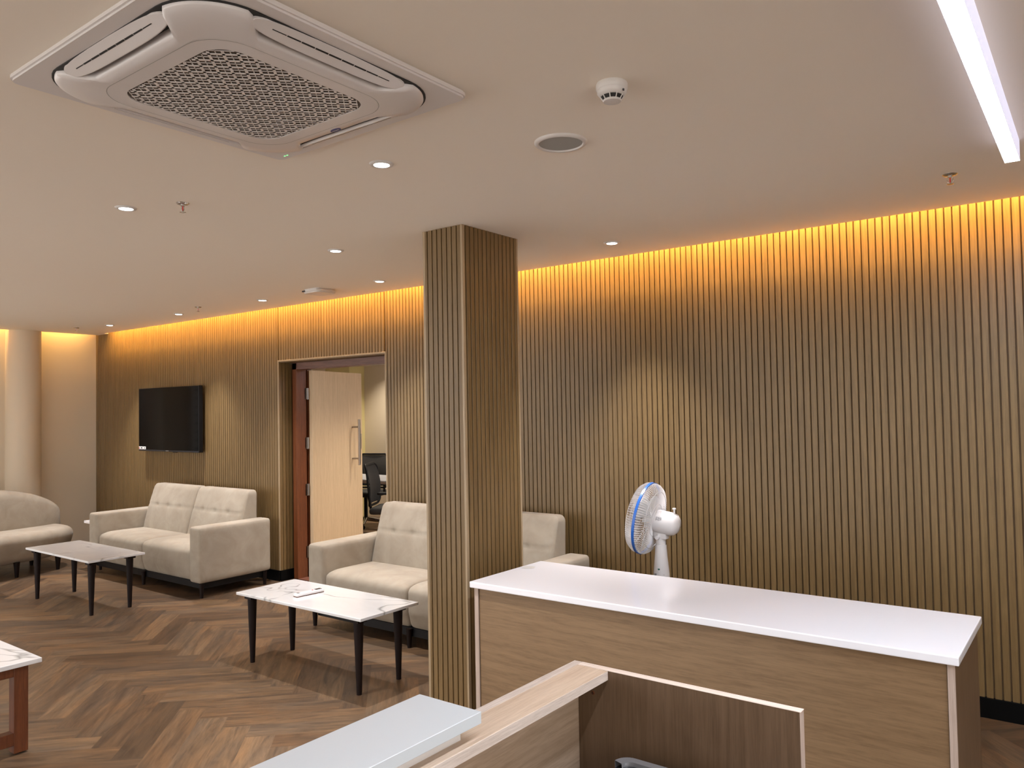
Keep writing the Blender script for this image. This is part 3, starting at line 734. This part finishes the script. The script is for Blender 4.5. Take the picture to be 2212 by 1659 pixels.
MB().box(SCX - 0.0033, 1.8120, SCZ - 0.0006, SCX + 0.0033, 1.8126, SCZ + 0.0006).box(SCX - 0.0006, 1.8120, SCZ - 0.0033, SCX + 0.0006, 1.8126, SCZ + 0.0033).build('screw_slot', 'dark', scr)
MB().box(-1.215, 0.35, 0.9003, -1.108, 1.262, 0.9352).build('riser', 'plastic', rd)
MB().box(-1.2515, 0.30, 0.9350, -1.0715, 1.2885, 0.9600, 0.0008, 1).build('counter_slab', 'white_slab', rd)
MB().box(-1.1655, 0.35, 0.0, -0.60, 0.375, 0.8765).build('rear_panel', 'lam_v_shaded', rd)

# office machine inside the desk nook
om = thing('office_machine', 'dark office machine with a silver rounded rim, at the bottom edge', 'office machine', (-0.82, 1.58, 0), 0)
MB().prism(rrect(0.186, 0.186, 0.04, 8), 0.0, 0.700, bev=0.006).build('body', 'machine', om, smooth=30)
def ring_mesh(h, r, h2, r2, z0, z1, part=None):
    a = rrect(h, h, r, 8); b = rrect(h2, h2, r2, 8); n = len(a); mb = MB()
    vs_ = [(x, y, z1) for x, y in a] + [(x, y, z1) for x, y in b] + [(x, y, z0) for x, y in a] + [(x, y, z0) for x, y in b]; fs = []
    for k in range(n):
        q = (k + 1) % n
        if part and not part(a[k]): continue
        fs += [(k, q, n + q, n + k), (k, q, 2 * n + q, 2 * n + k), (n + k, n + q, 3 * n + q, 3 * n + k), (2 * n + k, 2 * n + q, 3 * n + q, 3 * n + k)]
    return mb.add(vs_, fs)
ring_mesh(0.183, 0.038, 0.160, 0.022, 0.699, 0.716, lambda p: p[1] > 0.148 or p[0] > 0).build('rim', 'silver', om, smooth=30)
ring_mesh(0.183, 0.038, 0.160, 0.022, 0.699, 0.7155, lambda p: p[1] <= 0.142 and p[0] <= 0).build('rim', 'silver', om, smooth=30)
MB().prism(rrect(0.158, 0.158, 0.022, 8), 0.698, 0.706).build('lid', 'machine', om)
MB().prism(rrect(0.12, 0.10, 0.02, 8, -0.01, 0.035), 0.705, 0.709, bev=0.002).build('tray', 'black', om)
MB().tube([(0.10 * math.cos(a) + 0.03, 0.045 + 0.07 * math.sin(a), 0.712) for a in [PI * (0.1 + 0.8 * k / 20) for k in range(21)]], 0.006, 8).build('cover_edge', 'blue_dark', om, smooth=60)

# ------------------------------------------------------------------ pedestal fan
fn_ = thing('pedestal_fan', 'white pedestal fan with a blue rim ring standing behind the white desk', 'fan', (-2.06, 4.12, 0))
MB().lathe([(0.20, 0.0), (0.20, 0.012), (0.17, 0.03), (0.05, 0.05), (0.03, 0.08)], 40).build('base', 'fan_white', fn_, smooth=40)
pv = MB()
rings_ = [(0.017, 0.05), (0.017, 0.30), (0.042, 0.32), (0.052, 0.50), (0.046, 0.64), (0.036, 0.74), (0.032, 0.80)]
pv.lathe(rings_, 28); pst = pv.build('post', 'fan_white', fn_, smooth=40)
MB().box(-0.020, -0.0505, 0.63, -0.008, -0.0445, 0.642).build('clip', 'silver', pst)
cam_dir = math.atan2(-4.12, 2.06)
def on_post(ang, z, r, hw, hh, name, mt):
    R_ = Matrix.Rotation(ang, 4, 'Z'); mb = MB(); vs_ = []
    for du in (-1, 0, 1):
        for dz in (-1, 1):
            a = du * hw / r; vs_.append(R_ @ Vector(((r + 0.0012) * math.cos(a), (r + 0.0012) * math.sin(a), z + dz * hh)))
    mb.add(vs_, [(0, 2, 3, 1), (2, 4, 5, 3)]); return mb.build(name, mt, pst)
on_post(cam_dir - 0.35, 0.665, 0.0425, 0.006, 0.006, 'round_sticker', 'green')
on_post(cam_dir + 0.30, 0.705, 0.0360, 0.003, 0.003, 'mark', 'ink'); on_post(cam_dir + 0.25, 0.635, 0.0448, 0.004, 0.002, 'mark', 'ink')
# head: local axis +X is the blowing direction
v_ = Vector((-0.45, 0.89, 0)).normalized(); l_ = Vector((-0.89, -0.45, 0)).normalized()
fd = (v_ * 0.36 + l_ * 0.93).normalized(); tilt = math.radians(10)
hdirection = Vector((fd.x * math.cos(tilt), fd.y * math.cos(tilt), math.sin(tilt)))
HC = Vector((-2.06, 4.12, 0)); hub = Vector((-0.09, -0.005, 0.955))
Zax = hdirection; Xax = Vector((0, 0, 1)).cross(Zax).normalized(); Yax = Zax.cross(Xax)
HM = Matrix((Xax, Yax, Zax)).transposed().to_4x4(); HM.translation = hub + Vector((0.008,0,-0.008))
R0 = 0.207
def head(name, mb, mt, smooth=50, par=None): return mb.build(name, mt, par or fn_, smooth=smooth, mtx=HM)
head('rim_ring', MB().lathe([(R0 - 0.003, -0.008), (R0 + 0.004, -0.007), (R0 + 0.004, 0.007), (R0 - 0.003, 0.008), (R0 - 0.003, -0.008)], 72, cap=False), 'fan_blue')
wf, wr = MB(), MB()
NB = 90
for k in range(NB):
    a = 2 * PI * k / NB; ca, sa = math.cos(a), math.sin(a)
    pf = [(R0, 0.002), (R0 * 0.985, 0.03), (R0 * 0.9, 0.055), (R0 * 0.62, 0.068), (0.045, 0.072)]
    wf.tube([(r * ca, r * sa, z) for r, z in pf], 0.0017, 4)
    pr = [(R0, -0.002), (R0 * 0.985, -0.025), (R0 * 0.92, -0.043), (R0 * 0.66, -0.053), (0.060, -0.055)]
    wr.tube([(r * ca, r * sa, z) for r, z in pr], 0.0017, 4)
def circ(mb, r, z, rad=0.0014): mb.tube([(r * math.cos(2 * PI * k / 64), r * math.sin(2 * PI * k / 64), z) for k in range(64)], rad, 5, closed=True)
circ(wf, R0 * 0.8, 0.062); circ(wf, R0 * 0.45, 0.071); circ(wr, R0 * 0.80, -0.050); circ(wr, R0 * 0.45, -0.0555); circ(wr, R0, 0, 0.003)
head('front_grille', wf, 'fan_white'); head('rear_grille', wr, 'fan_white')
head('front_badge', MB().lathe([(0.048, 0.070), (0.050, 0.074), (0.040, 0.079), (0.001, 0.080)], 32), 'fan_white')
head('rear_plate', MB().lathe([(0.066, -0.051), (0.064, -0.058), (0.03, -0.060)], 32), 'fan_white')
bld = MB()
for k in range(3):
    a0 = 2 * PI * k / 3 + 0.4; vs_, fs = [], []
    for i in range(9):
        rr = 0.028 + (0.185 - 0.028) * i / 8; wid = 0.95 * math.sin(PI * min(0.93, 0.28 + 0.62 * i / 8)) ** 0.7
        for j in range(7):
            a = a0 + wid * (j / 6 - 0.5) * 1.15 + 0.25 * i / 8; z = 0.022 * (0.5 - j / 6) * (1.25 - 0.5 * i / 8) * 1.8
            vs_.append((rr * math.cos(a), rr * math.sin(a), z))
    n7 = len(vs_); vs2 = vs_ + [(x, y, z - 0.0018) for x, y, z in vs_]
    for i in range(8):
        for j in range(6):
            q = i * 7 + j; fs.append((q, q + 1, q + 8, q + 7)); fs.append((n7 + q, n7 + q + 7, n7 + q + 8, n7 + q + 1))
    for i in range(8): fs.append((i * 7, i * 7 + 7, n7 + i * 7 + 7, n7 + i * 7)); fs.append((i * 7 + 6, n7 + i * 7 + 6, n7 + i * 7 + 13, i * 7 + 13))
    for j in range(6): fs.append((j, n7 + j, n7 + j + 1, j + 1)); fs.append((56 + j, 57 + j, n7 + 57 + j, n7 + 56 + j))
    bld.add(vs2, fs)
bld.lathe([(0.030, -0.03), (0.034, 0.0), (0.030, 0.02), (0.012, 0.026)], 28)
head('blades', bld, 'blade', smooth=45)
mot = MB().lathe([(0.040, -0.052), (0.060, -0.054), (0.064, -0.060), (0.067, -0.07), (0.067, -0.145), (0.060, -0.175), (0.040, -0.193), (0.002, -0.199)], 40)
motor = head('motor_housing', mot, 'fan_white')
tx = MB()
# small printed lines on the motor housing, on the side towards the desk
loc_cam = HM.inverted() @ (Vector((0, 0, CAM_Z)) - HC); ca_ = math.atan2(loc_cam.y, loc_cam.x)
for row in range(6):
    for seg in range(3 if row else 2):
        z0_ = -0.074 - seg * 0.0125; z1_ = z0_ - 0.0105 + (0.004 if (row + seg) % 3 == 0 else 0)
        a = ca_ + 0.02 + row * 0.055; r = 0.0676
        tx.add([(r * math.cos(q), r * math.sin(q), z) for q in (a, a + 0.020) for z in (z0_, z1_)], [(0, 1, 3, 2)])
tx.build('printed_text', 'ink', motor)
nk = MB(); nk.tube([(0, 0, 0.77), (0, 0, 0.865)], [0.027, 0.030], 20).box(-0.034, -0.026, 0.835, 0.044, 0.026, 0.90, 0.008, 2)
nk.build('neck', 'fan_white', fn_, smooth=40)
kb = MB().lathe([(0.012, 0), (0.013, 0.012), (0.011, 0.018)], 20, mtx=Matrix.Translation((-0.004, -0.026, 0.845)) @ Matrix.Rotation(PI / 2, 4, 'X')).build('tilt_knob', 'fan_white', fn_, smooth=50)
kp = MB().lathe([(0.005, -0.01), (0.005, 0.014), (0.011, 0.015), (0.011, 0.021), (0.008, 0.023)], 18)
pk = hub + hdirection * 0.02 - hdirection * 0.185 + Yax * 0.066
kp.build('oscillation_knob', 'fan_white', fn_, smooth=50, loc=pk)

# ------------------------------------------------------------------ meeting-room furniture
mt_ = thing('meeting_table', 'white-topped meeting table seen through the open doorway', 'table', (-7.6, 6.95, 0))
MB().box(-1.3, -0.30, 0.735, 1.3, 0.30, 0.75, 0.002, 1).build('tabletop', 'white_top', mt_)
MB().box(-1.3, -0.302, 0.705, 1.3, 0.302, 0.7355, 0.001, 1).build('table_edge', 'edge_v', mt_)
for x in (-1.15, 1.15): MB().box(x - 0.03, -0.25, 0, x + 0.03, 0.25, 0.706).build('leg_frame', 'black', mt_)
def office_chair(label, loc, rz):
    c = thing('office_chair', label, 'office chair', loc, rz, 'black office chairs in the meeting room')
    MB().soft(-0.24, -0.22, 0.42, 0.24, 0.24, 0.50, 0.035, 10).build('seat', 'mesh_black', c, smooth=60)
    def bf2(p):
        k = (p.z - 0.52) / 0.48
        return (p.x * (0.92 + 0.1 * math.sin(PI * k)), p.y - 0.04 * math.sin(PI * k) + 0.05 * k - 0.06 * (1 - (p.x / 0.24) ** 2) * -0.4, p.z)
    MB().soft(-0.225, 0.232, 0.54, 0.225, 0.24, 0.97, 0.004, 10, bf2).build('back_mesh', 'mesh_black', c, smooth=60)
    lp_ = [Vector(bf2(Vector((x, 0.236, z)))) for x, z in [(p[0], p[1] + 0.75) for p in rrect(0.235, 0.235, 0.06, 6)]]
    MB().tube(lp_, 0.014, 8, closed=True).build('back_frame', 'black', c, smooth=60)
    MB().tube([(0, 0.1, 0.41), (0, 0.27, 0.42), (0, 0.30, 0.6), (0, 0.26, 0.75)], 0.018, 8).build('spine', 'black', c, smooth=60)
    for sx in (-1, 1):
        MB().tube([(sx * 0.20, 0, 0.43), (sx * 0.28, 0, 0.46), (sx * 0.28, 0.0, 0.66)], 0.014, 8).soft(sx * 0.28 - 0.04, -0.13, 0.655, sx * 0.28 + 0.04, 0.12, 0.685, 0.012, 6).build('armrest', 'black', c, smooth=60)
    MB().tube([(0, 0, 0.08), (0, 0, 0.42)], 0.025, 12).build('gas_column', 'black', c, smooth=60)
    bs = MB()
    for k in range(5):
        a = 2 * PI * k / 5; bs.tube([(0, 0, 0.11), (0.30 * math.cos(a), 0.30 * math.sin(a), 0.065)], [0.03, 0.016], 8)
    bs.build('star_base', 'chrome', c, smooth=60)
    for k in range(5):
        a = 2 * PI * k / 5
        MB().lathe([(0.028, -0.022), (0.030, -0.01), (0.030, 0.01), (0.028, 0.022)], 16, mtx=Matrix.Translation((0.30 * math.cos(a), 0.30 * math.sin(a), 0.0305)) @ Matrix.Rotation(a, 4, 'Z') @ Matrix.Rotation(PI / 2, 4, 'Y')).build('caster', 'black', c, smooth=40)
    return c
ch = office_chair('black mesh office chair near the door, side-on, before the meeting table', (-6.60, 6.42, 0), math.radians(122))
copy_thing(ch, (-8.22, 7.45, 0), 'black mesh-back office chair on the far side of the meeting table', math.radians(22))
